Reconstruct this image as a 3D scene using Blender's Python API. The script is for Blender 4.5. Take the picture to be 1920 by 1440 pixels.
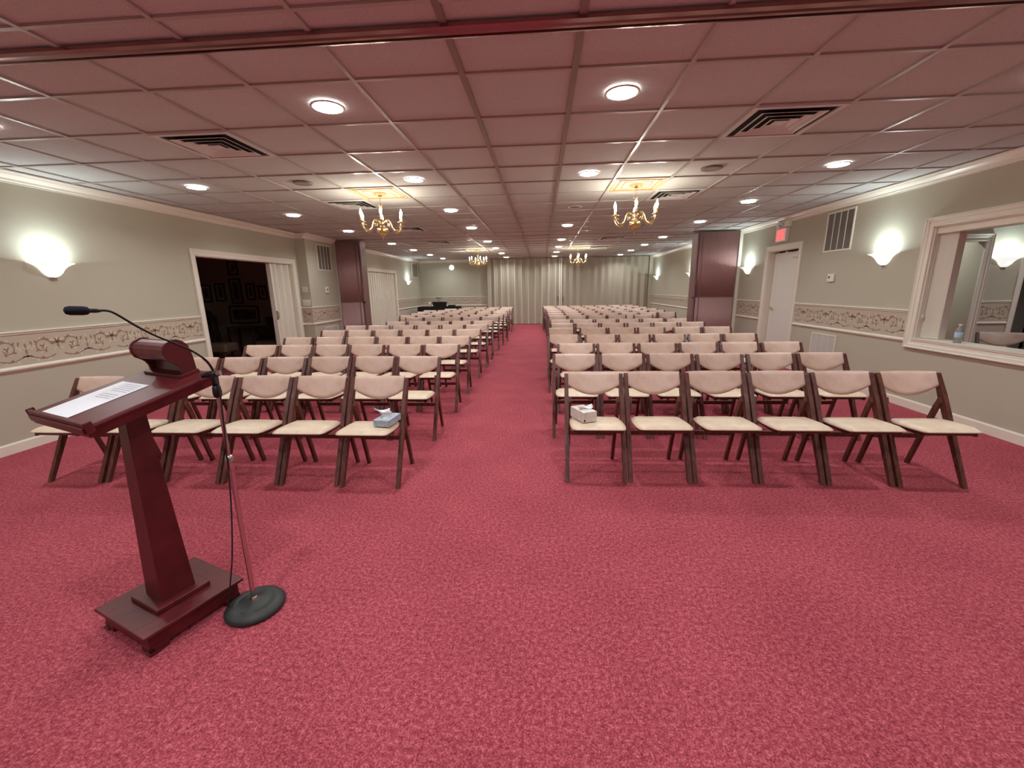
import bpy, bmesh, math, random
from mathutils import Vector, Matrix
random.seed(7)
PI = math.pi
SC = bpy.context.scene
for o in list(bpy.data.objects): bpy.data.objects.remove(o)
COL = SC.collection

# ------------------------------------------------------------------ camera, world, exposure
F_PX, PITCH, YAW, ROLL, CAM_H = 783.4, .2263, .0733, -.0167, 1.455
cy, sy, cp, sp = math.cos(YAW), math.sin(YAW), math.cos(PITCH), math.sin(PITCH)
R0 = Vector((cy, sy, 0)); FW = Vector((-sy*cp, cy*cp, -sp)); U0 = R0.cross(FW)
RT = R0*math.cos(ROLL) + U0*math.sin(ROLL); UP = RT.cross(FW)
cd = bpy.data.cameras.new('camera'); cam = bpy.data.objects.new('camera', cd); COL.objects.link(cam)
cd.sensor_width = 36; cd.lens = F_PX*36/1920; cd.clip_start = .05; cd.clip_end = 60
cam.matrix_world = Matrix(((RT.x, UP.x, -FW.x, 0), (RT.y, UP.y, -FW.y, 0), (RT.z, UP.z, -FW.z, CAM_H), (0, 0, 0, 1)))
SC.camera = cam
w = bpy.data.worlds.new('world'); SC.world = w; w.use_nodes = True
w.node_tree.nodes['Background'].inputs[0].default_value = (.0, .0, .0, 1)
w.node_tree.nodes['Background'].inputs[1].default_value = 0
SC.view_settings.view_transform = 'Standard'; SC.view_settings.look = 'None'
SC.view_settings.gamma = 1; SC.view_settings.use_curve_mapping = False
SC.view_settings.exposure = -.02
DOWN_W, DOWN_C = 11.5, (.94, .99, 1.0)          # one recessed ceiling lamp
SCONCE_W, SCONCE_C = 7.5, (.82, .98, 1.0)      # one wall sconce
BULB_E = 290.0                                   # chandelier bulb emission

# ------------------------------------------------------------------ colours and materials
def lin(c):
    c = c/255
    return c/12.92 if c <= .04045 else ((c+.055)/1.055)**2.4
def rgb(r, g, b): return (lin(r), lin(g), lin(b), 1)
MATS = {}
def mat(name, col, rough=.6, metal=0, spec=.5, bump=None, mix=None, emit=None, coat=0, trans=0, ior=1.45, stretch=(1,1,1)):
    m = bpy.data.materials.new(name); m.use_nodes = True; nt = m.node_tree
    b = nt.nodes['Principled BSDF']; N = nt.nodes.new; L = nt.links.new
    b.inputs['Base Color'].default_value = col; b.inputs['Roughness'].default_value = rough
    b.inputs['Metallic'].default_value = metal; b.inputs['Specular IOR Level'].default_value = spec
    b.inputs['Coat Weight'].default_value = coat; b.inputs['Coat Roughness'].default_value = .15
    b.inputs['Transmission Weight'].default_value = trans; b.inputs['IOR'].default_value = ior
    if mix or bump:
        tc = N('ShaderNodeTexCoord'); mp = N('ShaderNodeMapping'); mp.inputs['Scale'].default_value = stretch
        L(tc.outputs['Object'], mp.inputs['Vector'])
    if mix:   # (colour2, noise scale, lo, hi, detail)
        n = N('ShaderNodeTexNoise'); n.inputs['Scale'].default_value = mix[1]; n.inputs['Detail'].default_value = mix[4]
        L(mp.outputs[0], n.inputs['Vector'])
        r = N('ShaderNodeValToRGB'); r.color_ramp.elements[0].position = mix[2]; r.color_ramp.elements[1].position = mix[3]
        r.color_ramp.elements[0].color = col; r.color_ramp.elements[1].color = mix[0]
        L(n.outputs[0], r.inputs[0]); L(r.outputs[0], b.inputs['Base Color'])
    if bump:  # (scale, strength, distance)
        n = N('ShaderNodeTexNoise'); n.inputs['Scale'].default_value = bump[0]; n.inputs['Detail'].default_value = 4
        L(mp.outputs[0], n.inputs['Vector'])
        bp = N('ShaderNodeBump'); bp.inputs['Strength'].default_value = bump[1]; bp.inputs['Distance'].default_value = bump[2]
        L(n.outputs[0], bp.inputs['Height']); L(bp.outputs[0], b.inputs['Normal'])
    if emit:
        b.inputs['Emission Color'].default_value = emit[0]; b.inputs['Emission Strength'].default_value = emit[1]
    MATS[name] = m
    return m
M = MATS
mat('wall_paint', rgb(190, 185, 166), .75, bump=(160, .08, .002))
mat('trim_paint', rgb(236, 229, 214), .38, bump=(60, .05, .001))
mat('white_plastic', rgb(232, 228, 218), .4)
mat('grille_white', rgb(214, 213, 208), .45)
mat('grille_dark', rgb(128, 120, 114), .6)
mat('vinyl_door', rgb(228, 222, 206), .5, bump=(90, .08, .001))
mat('black_void', rgb(18, 16, 15), .9)
mat('border_ground', rgb(196, 184, 166), .7, bump=(120, .08, .001))
mat('border_stroke', rgb(158, 128, 102), .6)
mat('border_light', rgb(222, 208, 180), .5)
mat('wood_dark', rgb(96, 50, 42), .36, mix=(rgb(68, 32, 28), 9, .35, .7, 5), stretch=(6, 1.2, 1.2), bump=(40, .06, .001), coat=.25)
mat('wood_chair', rgb(108, 62, 52), .44, mix=(rgb(72, 38, 32), 7, .35, .7, 5), stretch=(5, 5, 1), coat=.06)
mat('wood_lectern', rgb(98, 28, 31), .42, mix=(rgb(72, 15, 20), 8, .3, .75, 6), stretch=(7, 1.5, 1.5), coat=.08)
mat('vinyl_seat', rgb(228, 208, 184), .42, mix=(rgb(216, 192, 166), 14, .35, .7, 3), bump=(220, .10, .0008))
mat('vinyl_back', rgb(214, 184, 168), .45, mix=(rgb(200, 168, 150), 12, .35, .7, 3), bump=(220, .10, .0008))
mat('brass', rgb(228, 208, 150), .2, metal=1)
mat('brass_dull', rgb(150, 128, 96), .35, metal=1)
mat('candle', rgb(240, 234, 214), .5)
mat('chrome', rgb(200, 196, 192), .18, metal=1)
mat('track_metal', rgb(158, 124, 122), .2, metal=1)
mat('track_painted', rgb(206, 190, 182), .25, metal=.6)
mat('speaker_mesh', rgb(140, 132, 126), .6)
mat('black_rubber', rgb(30, 31, 30), .55, bump=(300, .2, .001))
mat('cast_iron', rgb(44, 46, 44), .5, bump=(260, .25, .001))
mat('black_plastic', rgb(18, 18, 20), .4)
mat('black_cloth', rgb(16, 14, 17), .85)
mat('foam_black', rgb(14, 13, 22), .95, bump=(500, .6, .001))
mat('paper', rgb(236, 236, 240), .7)
mat('ink', rgb(176, 178, 186), .8)
mat('tissue', rgb(244, 244, 246), .8)
mat('tissue_blue', rgb(158, 172, 186), .55, mix=(rgb(190, 202, 212), 40, .4, .65, 4))
mat('tissue_cream', rgb(226, 218, 208), .55, mix=(rgb(206, 198, 190), 45, .4, .65, 4))
mat('logo_blue', rgb(44, 50, 92), .5)
mat('label_blue', rgb(176, 192, 208), .5)
mat('clear_plastic', rgb(225, 232, 232), .12, trans=.75, ior=1.2)
mat('partition_vinyl', rgb(178, 138, 136), .36, bump=(130, .35, .002), coat=.15)
mat('partition_edge', rgb(132, 96, 94), .38)
mat('blind_slat', rgb(228, 220, 206), .55)
mat('hinge_shadow', rgb(150, 136, 116), .7)  # darker beige that paints groove shade into the pleat valleys
mat('curtain_vinyl', rgb(182, 174, 156), .5, bump=(90, .08, .001))
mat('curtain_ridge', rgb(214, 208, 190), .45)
mat('red_letter', rgb(230, 60, 60), .5, emit=((1, .06, .08, 1), 2.2))
mat('exit_face', rgb(236, 200, 186), .4, emit=((1, .45, .38, 1), .22))
mat('lamp_glow', rgb(255, 255, 255), .5, emit=((1, 1, .98, 1), 18))
mat('dome_glow', rgb(250, 248, 240), .5, emit=((1, .97, .9, 1), 1.6))
mat('sconce_glass', rgb(250, 250, 246), .35, emit=((.97, 1, .96, 1), .85))
mat('bulb_glow', rgb(255, 250, 235), .5, emit=((1, .95, .80, 1), BULB_E))
mat('medallion_gold', rgb(232, 214, 168), .45, bump=(60, .2, .002))
mat('medallion_line', rgb(168, 130, 76), .5)
mat('dark_wallpaper', rgb(158, 150, 126), .8)
mat('dark_fabric', rgb(86, 60, 52), .85, mix=(rgb(52, 46, 40), 18, .4, .6, 3))
mat('tan_fabric', rgb(140, 116, 96), .85)
mat('mat_board', rgb(150, 142, 124), .8)
mat('picture_dark', rgb(96, 84, 72), .8, mix=(rgb(40, 38, 36), 12, .4, .62, 3))
mat('picture_frame', rgb(34, 26, 22), .4)

def carpet_mat():
    m = bpy.data.materials.new('carpet'); m.use_nodes = True; nt = m.node_tree; b = nt.nodes['Principled BSDF']
    N = nt.nodes.new; L = nt.links.new
    tc = N('ShaderNodeTexCoord')
    n1 = N('ShaderNodeTexNoise'); n1.inputs['Scale'].default_value = 150; n1.inputs['Detail'].default_value = 3
    n2 = N('ShaderNodeTexNoise'); n2.inputs['Scale'].default_value = 55; n2.inputs['Detail'].default_value = 4
    n3 = N('ShaderNodeTexNoise'); n3.inputs['Scale'].default_value = 2.2; n3.inputs['Detail'].default_value = 3
    for n in (n1, n2, n3): L(tc.outputs['Object'], n.inputs['Vector'])
    r = N('ShaderNodeValToRGB'); e = r.color_ramp.elements
    e[0].position = .33; e[0].color = rgb(112, 36, 48); e[1].position = .68; e[1].color = rgb(220, 122, 128)
    x = e.new(.5); x.color = rgb(166, 72, 84)
    mx = N('ShaderNodeMix'); mx.inputs[0].default_value = .42
    L(n1.outputs[0], mx.inputs[2]); L(n2.outputs[0], mx.inputs[3]); L(mx.outputs[0], r.inputs[0])
    m2 = N('ShaderNodeMix'); m2.data_type = 'RGBA'; m2.blend_type = 'MULTIPLY'; m2.inputs[0].default_value = 1
    r3 = N('ShaderNodeValToRGB'); r3.color_ramp.elements[0].position = .3; r3.color_ramp.elements[1].position = .7
    r3.color_ramp.elements[0].color = (.86, .80, .83, 1); r3.color_ramp.elements[1].color = (1, 1, 1, 1)
    L(n3.outputs[0], r3.inputs[0]); L(r.outputs[0], m2.inputs[6]); L(r3.outputs[0], m2.inputs[7])
    L(m2.outputs[2], b.inputs['Base Color'])
    b.inputs['Roughness'].default_value = 1; b.inputs['Specular IOR Level'].default_value = .15
    b.inputs['Sheen Weight'].default_value = .12; b.inputs['Sheen Roughness'].default_value = .5
    b.inputs['Sheen Tint'].default_value = rgb(230, 150, 150)
    bp = N('ShaderNodeBump'); bp.inputs['Strength'].default_value = .7; bp.inputs['Distance'].default_value = .006
    L(mx.outputs[0], bp.inputs['Height']); L(bp.outputs[0], b.inputs['Normal'])
    M['carpet'] = m
carpet_mat()
mat('ceiling_tile', rgb(196, 194, 190), .85, bump=(190, .35, .003), mix=(rgb(178, 175, 171), 130, .5, .72, 3))
mat('grid_metal', rgb(176, 168, 160), .30, spec=.6)
mat('grid_metal_dark', rgb(132, 116, 104), .35, spec=.6)

# ------------------------------------------------------------------ mesh helpers
class MB:
    def __init__(s): s.v = []; s.f = []; s.mi = []; s.sm = []
    def add(s, vs, fs, mi=0, smooth=False):
        n = len(s.v); s.v += [tuple(v) for v in vs]
        for f in fs: s.f.append(tuple(n+i for i in f)); s.mi.append(mi); s.sm.append(smooth)
        return s
    def box(s, a, b, mi=0, T=None):
        x0, y0, z0 = [min(p, q) for p, q in zip(a, b)]; x1, y1, z1 = [max(p, q) for p, q in zip(a, b)]
        vs = [(x0,y0,z0),(x1,y0,z0),(x1,y1,z0),(x0,y1,z0),(x0,y0,z1),(x1,y0,z1),(x1,y1,z1),(x0,y1,z1)]
        if T: vs = [T(Vector(v)) for v in vs]
        return s.add(vs, [(0,3,2,1),(4,5,6,7),(0,1,5,4),(1,2,6,5),(2,3,7,6),(3,0,4,7)], mi)
    def loft(s, rings, mi=0, smooth=True, caps=True, closed=True):
        n = len(rings[0]); vs = [p for r in rings for p in r]; fs = []
        for i in range(len(rings)-1):
            for j in range(n if closed else n-1):
                k = (j+1) % n; fs.append((i*n+j, i*n+k, (i+1)*n+k, (i+1)*n+j))
        s.add(vs, fs, mi, smooth)
        if caps and closed:
            s.add(rings[0], [tuple(range(n-1, -1, -1))], mi); s.add(rings[-1], [tuple(range(n))], mi)
        return s
    def lathe(s, prof, c=(0,0,0), seg=20, mi=0, a0=0, a1=2*PI, sx=1, sy=1, smooth=True):
        full = abs(a1-a0-2*PI) < 1e-6; n = seg if full else seg+1; rings = []
        for r, z in prof:
            rings.append([(c[0]+r*math.cos(a0+(a1-a0)*k/seg)*sx, c[1]+r*math.sin(a0+(a1-a0)*k/seg)*sy, c[2]+z) for k in range(n)])
        return s.loft(rings, mi, smooth, caps=full, closed=full)
    def tube(s, pts, r, seg=8, mi=0, smooth=True):
        pts = [Vector(p) for p in pts]; rings = []
        rs = r if isinstance(r, (list, tuple)) else [r]*len(pts); prev = None
        for i, p in enumerate(pts):
            t = (pts[min(i+1, len(pts)-1)] - pts[max(i-1, 0)]).normalized()
            if prev is None:
                a = Vector((0,0,1)) if abs(t.z) < .9 else Vector((1,0,0)); n1 = t.cross(a).normalized()
            else: n1 = (prev - t*prev.dot(t)).normalized()
            prev = n1; n2 = t.cross(n1)
            rings.append([p + n1*rs[i]*math.cos(2*PI*k/seg) + n2*rs[i]*math.sin(2*PI*k/seg) for k in range(seg)])
        return s.loft(rings, mi, smooth)
    def prism(s, poly, fn, d0, d1, mi=0, smooth=False):
        """poly: 2D points; fn(p, d) -> 3D point"""
        n = len(poly); vs = [fn(p, d0) for p in poly] + [fn(p, d1) for p in poly]
        fs = [tuple(range(n-1, -1, -1)), tuple(range(n, 2*n))]
        s.add(vs, fs, mi); s.add(vs, [(i, (i+1)%n, n+(i+1)%n, n+i) for i in range(n)], mi, smooth)
        return s
    def build(s, name, mats, parent=None, loc=None, bevel=0, auto=True):
        me = bpy.data.meshes.new(name); me.from_pydata(s.v, [], s.f)
        if not isinstance(mats, (list, tuple)): mats = [mats]
        for m in mats: me.materials.append(M[m])
        for p, i, sm in zip(me.polygons, s.mi, s.sm): p.material_index = i; p.use_smooth = sm
        bm = bmesh.new(); bm.from_mesh(me)
        bmesh.ops.recalc_face_normals(bm, faces=bm.faces); bm.to_mesh(me); bm.free()
        o = bpy.data.objects.new(name, me); COL.objects.link(o)
        if loc: o.location = loc
        if parent: o.parent = parent
        if bevel:
            b = o.modifiers.new('bevel', 'BEVEL'); b.width = bevel; b.segments = 2; b.limit_method = 'ANGLE'; b.angle_limit = .6
        return o
def tag(o, label, cat, group=None):
    o['label'] = label; o['category'] = cat
    if group: o['group'] = group
    return o
def empty(name, loc=(0,0,0), rz=0):
    o = bpy.data.objects.new(name, None); COL.objects.link(o); o.location = loc; o.rotation_euler = (0,0,rz); o.empty_display_size = .1
    return o
def struct(name, mb, mats, bevel=0):
    o = mb.build(name, mats, bevel=bevel); o['kind'] = 'structure'; return o
def copy_tree(o, parent=None):
    kids = KIDS.get(o.name) or list(o.children); c = o.copy(); COL.objects.link(c); c.parent = parent
    for k in kids: copy_tree(k, c)
    return c
KIDS = {}
ORD = ['first','second','third','fourth','fifth','sixth','seventh','eighth','ninth','tenth','eleventh','twelfth','thirteenth','fourteenth']

# ------------------------------------------------------------------ room measures
XL, XR, YB, YF, H = -5.0, 4.3, 17.4, -3.6, 2.59
WT = .16
# floor: main room and the two side rooms
mb = MB(); mb.box((-9.2, YF-.2, -.1), (9.2, YB+.3, 0)); struct('floor', mb, 'carpet')
# ceiling slab (tiles) and T-bar grid
GX, GY, G = -1.042, 1.964, .6096
mb = MB(); mb.box((-9.2, YF-.2, H+.008), (9.2, YB+.3, H+.12)); struct('ceiling', mb, 'ceiling_tile')
mb = MB(); k = -7
for i in range(-6, 9):
    x = GX + i*G
    wide = i in (1, 2)
    hw = .017 if wide else .012
    mb.box((x-hw, YF, H-.004), (x+hw, YB, H+.008), 1 if wide else 0)
for j in range(-10, 27):
    y = GY + j*G
    if y < YF or y > YB: continue
    mb.box((XL, y-.012, H-.003), (XR, y+.012, H+.007))
struct('trim_1', mb, ['grid_metal', 'grid_metal_dark'])

def wall_boxes(mb, axis, c0, c1, a0, a1, holes, ztop=H+.01):
    """wall slab between c0..c1 (thickness) along the other axis a0..a1 with holes (b0,b1,z0,z1)"""
    def bx(p0, p1, z0, z1):
        if p1-p0 < 1e-4 or z1-z0 < 1e-4: return
        if axis == 'x': mb.box((c0, p0, z0), (c1, p1, z1))
        else: mb.box((p0, c0, z0), (p1, c1, z1))
    cur = a0
    for (b0, b1, z0, z1) in sorted(holes):
        bx(cur, b0, 0, ztop); bx(b0, b1, 0, z0); bx(b0, b1, z1, ztop); cur = b1
    bx(cur, a1, 0, ztop)
LD = (5.95, 8.37, 0, 1.99)                 # open doorway on the left wall
FD = (12.15, 14.40, 0, 2.00)               # closed folding door far left
RD = (7.63, 8.59, 0, 2.04)                 # exit door on the right
RW = (2.2, 5.15, .80, 2.03)                # window on the right
mb = MB(); wall_boxes(mb, 'x', XL-WT, XL, YF, YB, [LD, FD])
mb.box((XL-.001, 8.55, 0), (-4.78, 9.80, H+.01))
struct('wall_left', mb, 'wall_paint')
mb = MB(); wall_boxes(mb, 'x', XR, XR+WT+.04, YF, YB, [RD, RW]); struct('wall_right', mb, 'wall_paint')
mb = MB(); mb.box((XL-WT, YB, 0), (XR+WT, YB+.15, H+.01)); struct('wall_back', mb, 'wall_paint')
mb = MB(); mb.box((XL-WT, YF-.15, 0), (XR+WT, YF, H+.01)); struct('wall_front', mb, 'wall_paint')
# dark lounge beyond the left doorway
mb = MB(); mb.box((-9.2, 9.5, 0), (XL-WT, 9.62, H+.01)); mb.box((-9.2, 3.6, 0), (-9.08, 9.5, H+.01)); mb.box((-9.2, 3.5, 0), (XL-WT, 3.62, H+.01))
struct('wall_lounge', mb, 'dark_wallpaper')
mb = MB(); mb.box((-7.4, 12.0, 0), (XL-WT, 12.1, H)); mb.box((-7.4, 14.5, 0), (XL-WT, 14.6, H)); mb.box((-7.5, 12.0, 0), (-7.4, 14.6, H)); struct('wall_closet', mb, 'dark_wallpaper')
# side room beyond the right window
mb = MB(); wall_boxes(mb, 'y', 7.3, 7.42, XR+WT+.04, 9.2, [(5.85, 6.86, 0, 2.04), (7.52, 8.55, 0, 2.04)])
mb.box((9.08, .8, 0), (9.2, 7.3, H+.01)); mb.box((XR+WT+.04, .7, 0), (9.2, .82, H+.01))
mb.box((6.86, 7.42, 0), (6.96, 8.7, H)); mb.box((5.3, 8.7, 0), (9.2, 8.8, H)); mb.box((5.3, 7.42, 0), (5.4, 8.7, H))
struct('wall_side_room', mb, 'wall_paint')

# ------------------------------------------------------------------ mouldings (walls given as p0 -> p1 with inward normal n)
def run(mb, prof, p0, p1, n, mi=0, smooth=False):
    p0 = Vector(p0); p1 = Vector(p1); n = Vector(n)
    poly = list(prof)
    mb.prism(poly, lambda p, d: (p0 + (p1-p0)*d + n*p[0]).to_3d() + Vector((0, 0, p[1])), 0, 1, mi, smooth)
CROWN = [(0, H), (.095, H), (.095, H-.012), (.082, H-.016), (.068, H-.035), (.045, H-.052), (.028, H-.062), (.024, H-.08), (.010, H-.085), (.010, H-.098), (0, H-.098)]
BASE = [(0, 0), (.014, 0), (.014, .085), (.008, .098), (0, .10)]
RAIL_T = [(0, 1.098), (.012, 1.098), (.012, 1.104), (.006, 1.106), (.006, 1.112), (.022, 1.116), (.022, 1.126), (.010, 1.130), (0, 1.130)]
RAIL_B = [(0, .755), (.010, .755), (.016, .765), (.026, .772), (.026, .785), (.014, .792), (.010, .800), (0, .800)]
V2 = lambda x, y: (x, y)
crown_runs = [((XL, YF), (XL, 8.55), (1, 0)), ((XL, 8.55), (-4.78, 8.55), (0, -1)), ((-4.78, 8.55-.09), (-4.78, 9.72), (1, 0)),
    ((XL, 10.12), (XL, YB), (1, 0)), ((XL, YB), (-2.2, YB), (0, -1)), ((XR, YF), (XR, 9.72), (-1, 0)), ((XR, 10.12), (XR, YB), (-1, 0)), ((XL, YF), (XR, YF), (0, 1))]
rail_runs = [((XL, YF), (XL, 5.86), (1, 0)), ((XL, 8.46), (XL, 8.55), (1, 0)), ((XL, 8.55), (-4.78, 8.55), (0, -1)), ((-4.78, 8.53), (-4.78, 9.72), (1, 0)),
    ((XL, 10.12), (XL, 12.05), (1, 0)), ((XL, 14.50), (XL, YB), (1, 0)), ((XL, YB), (-2.25, YB), (0, -1)),
    ((XR, 5.25), (XR, 7.54), (-1, 0)), ((XR, 8.69), (XR, 9.72), (-1, 0)), ((XR, 10.12), (XR, YB-.2), (-1, 0)), ((XR, YF), (XR, 2.1), (-1, 0)),
    ((6.96, 7.3), (7.44, 7.3), (0, -1))]
base_runs = rail_runs[:-2] + [((XR, YF), (XR, 5.25), (-1, 0))]
mb = MB(); [run(mb, CROWN, *r) for r in crown_runs]; struct('trim_2', mb, 'trim_paint')
mb = MB(); [run(mb, RAIL_T, *r) for r in rail_runs]; struct('trim_3', mb, 'trim_paint')
mb = MB(); [run(mb, RAIL_B, *r) for r in rail_runs]; struct('trim_4', mb, 'trim_paint')
mb = MB(); [run(mb, BASE, *r) for r in base_runs if r[2][0] > 0]; struct('baseboard_left', mb, 'trim_paint')
mb = MB(); [run(mb, BASE, *r) for r in base_runs if r[2][0] < 0]; struct('baseboard_right', mb, 'trim_paint')
mb = MB(); [run(mb, BASE, *r) for r in base_runs if r[2][0] == 0]; struct('baseboard_back', mb, 'trim_paint')

# scroll border wallpaper between the two rails
def ribbon(pts, w0, w1, out, mi):
    n = len(pts)
    L_, R_ = [], []
    for i, p in enumerate(pts):
        a = pts[max(i-1, 0)]; b = pts[min(i+1, n-1)]; dx, dy = b[0]-a[0], b[1]-a[1]; l = math.hypot(dx, dy) or 1
        w_ = (w0 + (w1-w0)*i/(n-1))/2
        L_.append((p[0]-dy/l*w_, p[1]+dx/l*w_)); R_.append((p[0]+dy/l*w_, p[1]-dx/l*w_))
    for i in range(n-1): out.append(([L_[i], L_[i+1], R_[i+1], R_[i]], mi))
def leaf(c, a, l, w_, out, mi):
    ca, sa = math.cos(a), math.sin(a); pts = []
    for t, s_ in ((0, 0), (.3, .8), (.6, 1), (.85, .6), (1, 0), (.85, -.6), (.6, -1), (.3, -.8)):
        x, y = t*l, s_*w_/2; pts.append((c[0]+x*ca-y*sa, c[1]+x*sa+y*ca))
    out.append((pts, mi))
def unit_shapes():
    o = []
    for k in range(7):                                         # palmette
        a = PI/2 + (k-3)*.40; leaf((0, .03), a, .075 if k % 2 else .062, .019, o, 1 if k % 2 else 0)
    leaf((0, .035), -PI/2, .05, .02, o, 0); leaf((-.012, .0), -PI/2-.7, .05, .013, o, 1); leaf((.012, .0), -PI/2+.7, .05, .013, o, 1)
    for s_ in (1, -1):
        c = (s_*.135, .015)
        for k in range(7): leaf(c, k*2*PI/7, .028, .016, o, 0 if k % 2 else 1)
        sp_ = [(c[0]+s_*(.034+.045*t)*math.cos(PI*1.1+t*5.9), c[1]+(.034+.045*t)*math.sin(PI*1.1+t*5.9)) for t in [i/26 for i in range(27)]]
        ribbon(sp_, .006, .012, o, 0)
        for q, t in enumerate((.12, .24, .36, .48, .60, .70, .80, .90, .98)):
            i = int(t*26); p = sp_[i]; a = math.atan2(p[1]-c[1], p[0]-c[0]); leaf(p, a+s_*.7, .034, .016, o, q % 2)
        tail = [(s_*(.04+.225*t), -.078-.028*math.sin(t*PI*1.15)) for t in [i/14 for i in range(15)]]
        ribbon(tail, .010, .006, o, 0)
        leaf(tail[-1], 0 if s_ > 0 else PI, .036, .018, o, 0)
        for q in (3, 6, 9, 12): leaf(tail[q], (-PI/2+s_*.8) if q % 2 else (PI/2-s_*1.0), .038, .015, o, q % 2)
        leaf((s_*.222, .035), PI/2-s_*.3, .045, .017, o, 0); leaf((s_*.238, -.015), PI/2+s_*.4, .042, .015, o, 1); leaf((s_*.06, .075), s_*.3+(0 if s_ > 0 else PI), .05, .012, o, 0)
    leaf((.28, -.055), PI/2, .06, .019, o, 0); leaf((.28, .01), PI/2, .05, .017, o, 0); leaf((.28, .065), PI/2, .034, .012, o, 1)
    leaf((.275, .0), PI/2+.8, .045, .012, o, 1); leaf((.285, .0), PI/2-.8, .045, .012, o, 1)
    return o
US = unit_shapes(); UL = .56; BZ = .948
mb = MB()
for (p0, p1, n) in rail_runs:
    p0 = Vector(p0); p1 = Vector(p1); n = Vector(n); L_ = (p1-p0).length; d = (p1-p0)/L_
    q = [(p0+n*.003).to_3d(), (p1+n*.003).to_3d()]
    mb.box((min(q[0].x, p0.x, q[1].x, p1.x), min(q[0].y, p0.y, q[1].y, p1.y), .80), (max(q[0].x, p0.x, q[1].x, p1.x), max(q[0].y, p0.y, q[1].y, p1.y), 1.098), 0)
    if max(abs(p0.x), abs(p1.x)) > 4 and min(p0.y, p1.y) < -3 and L_ > 6 and False: continue
    ax = 1 if abs(d.y) > .5 else 0
    ph = (3.97 if n.x > 0 else 6.17) if ax == 1 else .2
    start = p0[ax]; k0 = int(math.floor((min(p0[ax], p1[ax])-ph)/UL))-1; k1 = int(math.ceil((max(p0[ax], p1[ax])-ph)/UL))+1
    lo, hi = min(p0[ax], p1[ax]), max(p0[ax], p1[ax])
    for kk in range(k0, k1+1):
        c = ph + kk*UL
        if ax == 1 and c < 1.5: continue
        for pts, mi in US:
            if any(not (lo+.004 < c+p[0] < hi-.004) for p in pts): continue
            vs = []
            for p in pts:
                if ax == 1: vs.append((p0.x+n.x*.0045, c+p[0], BZ+p[1]))
                else: vs.append((c+p[0], p0.y+n.y*.0045, BZ+p[1]))
            mb.add(vs, [tuple(range(len(vs)))], 1+mi)
struct('trim_5', mb, ['border_ground', 'border_stroke', 'border_light'])

# door and window casings
def casing(mb, axis, c, n, b0, b1, z0, z1, w_=.09, t=.02, sill=False, mi=0):
    """moulded casing swept round an opening on the plane axis=c, normal sign n, with mitred corners"""
    prof = [(-.001, 0), (-.001, t*.8), (w_*.12, t*.9), (w_*.16, t*.6), (w_*.50, t*.68), (w_*.56, t*1.0), (w_*.84, t*1.05), (w_*.88, t*1.35), (w_*.97, t*1.3), (w_, t*1.1), (w_, 0)]
    rings = []
    for o_, d in prof:
        lo = z0-o_ if sill else z0
        P = [(b0-o_, lo), (b0-o_, z1+o_), (b1+o_, z1+o_), (b1+o_, lo)]
        rings.append([(c+n*d, p, q) if axis == 'x' else (p, c+n*d, q) for p, q in P])
    mb.loft(rings, mi, smooth=False, caps=False, closed=sill)
def lining(mb, x0, x1, b0, b1, z0, z1, t=.012, bottom=False):
    zb = z0+t if bottom else z0
    mb.box((x0, b0, zb), (x1, b0+t, z1-t)); mb.box((x0, b1-t, zb), (x1, b1, z1-t)); mb.box((x0, b0, z1-t), (x1, b1, z1))
    if bottom: mb.box((x0, b0, z0), (x1, b1, z0+t))
def rect_frame(mb, lo, hi, f, d0, d1, T):
    """four non-overlapping bars of a rectangular frame; T(u, v, d) -> point"""
    (u0, v0), (u1, v1) = lo, hi
    for (a0, b0, a1, b1) in ((u0, v0, u1, v0+f), (u0, v1-f, u1, v1), (u0, v0+f, u0+f, v1-f), (u1-f, v0+f, u1, v1-f)):
        mb.box((a0, b0, d0), (a1, b1, d1), T=lambda p: Vector(T(p.x, p.y, p.z)))
mb = MB(); casing(mb, 'x', XL, 1, *LD); lining(mb, XL-WT-.01, XL+.001, *LD); struct('door_1', mb, 'trim_paint')
mb = MB(); casing(mb, 'x', XL, 1, *FD); lining(mb, XL-WT-.01, XL+.001, *FD); struct('door_2', mb, 'trim_paint')
mb = MB(); casing(mb, 'x', XR, -1, *RD); lining(mb, XR-.001, XR+WT+.05, *RD)
mb.box((XR+.155, RD[0]+.012, 0), (XR+.17, RD[0]+.03, 2.03)); mb.box((XR+.155, RD[1]-.03, 0), (XR+.17, RD[1]-.012, 2.03))
d3 = struct('door_3', mb, 'trim_paint')
mb = MB(); mb.box((XR+.11, RD[0]+.016, .01), (XR+.15, RD[1]-.02, 2.0)); o = mb.build('door_panel', 'white_plastic', d3); dp = o
mb = MB(); mb.box((XR+.19, RD[0]-.05, 0), (XR+.2, RD[1]+.05, 2.1)); o = mb.build('door_backing', 'black_void', d3)
mb = MB()
mb.lathe([(0, 0), (.028, .0), (.028, .006), (.010, .012), (.010, .04), (.014, .045), (0, .05)], seg=14)
mb.v = [(XR+.11-v[2], 8.50+v[0], 1.0+v[1]) for v in mb.v]
mb.tube([(XR+.07, 8.50, 1.0), (XR+.068, 8.45, 1.0), (XR+.07, 8.38, .998)], .009)
mb.build('door_handle', 'brass', d3)
mb = MB(); mb.box((XR+.06, 7.68, 1.90), (XR+.11, 7.98, 1.955)); mb.tube([(XR+.085, 7.8, 1.96), (XR+.03, 8.0, 1.985), (XR+.085, 8.2, 2.01)], .008)
mb.box((XR+.10, 7.68, 1.93), (XR+.111, 7.9, 1.99)); mb.build('door_closer', 'white_plastic', d3)
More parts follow.
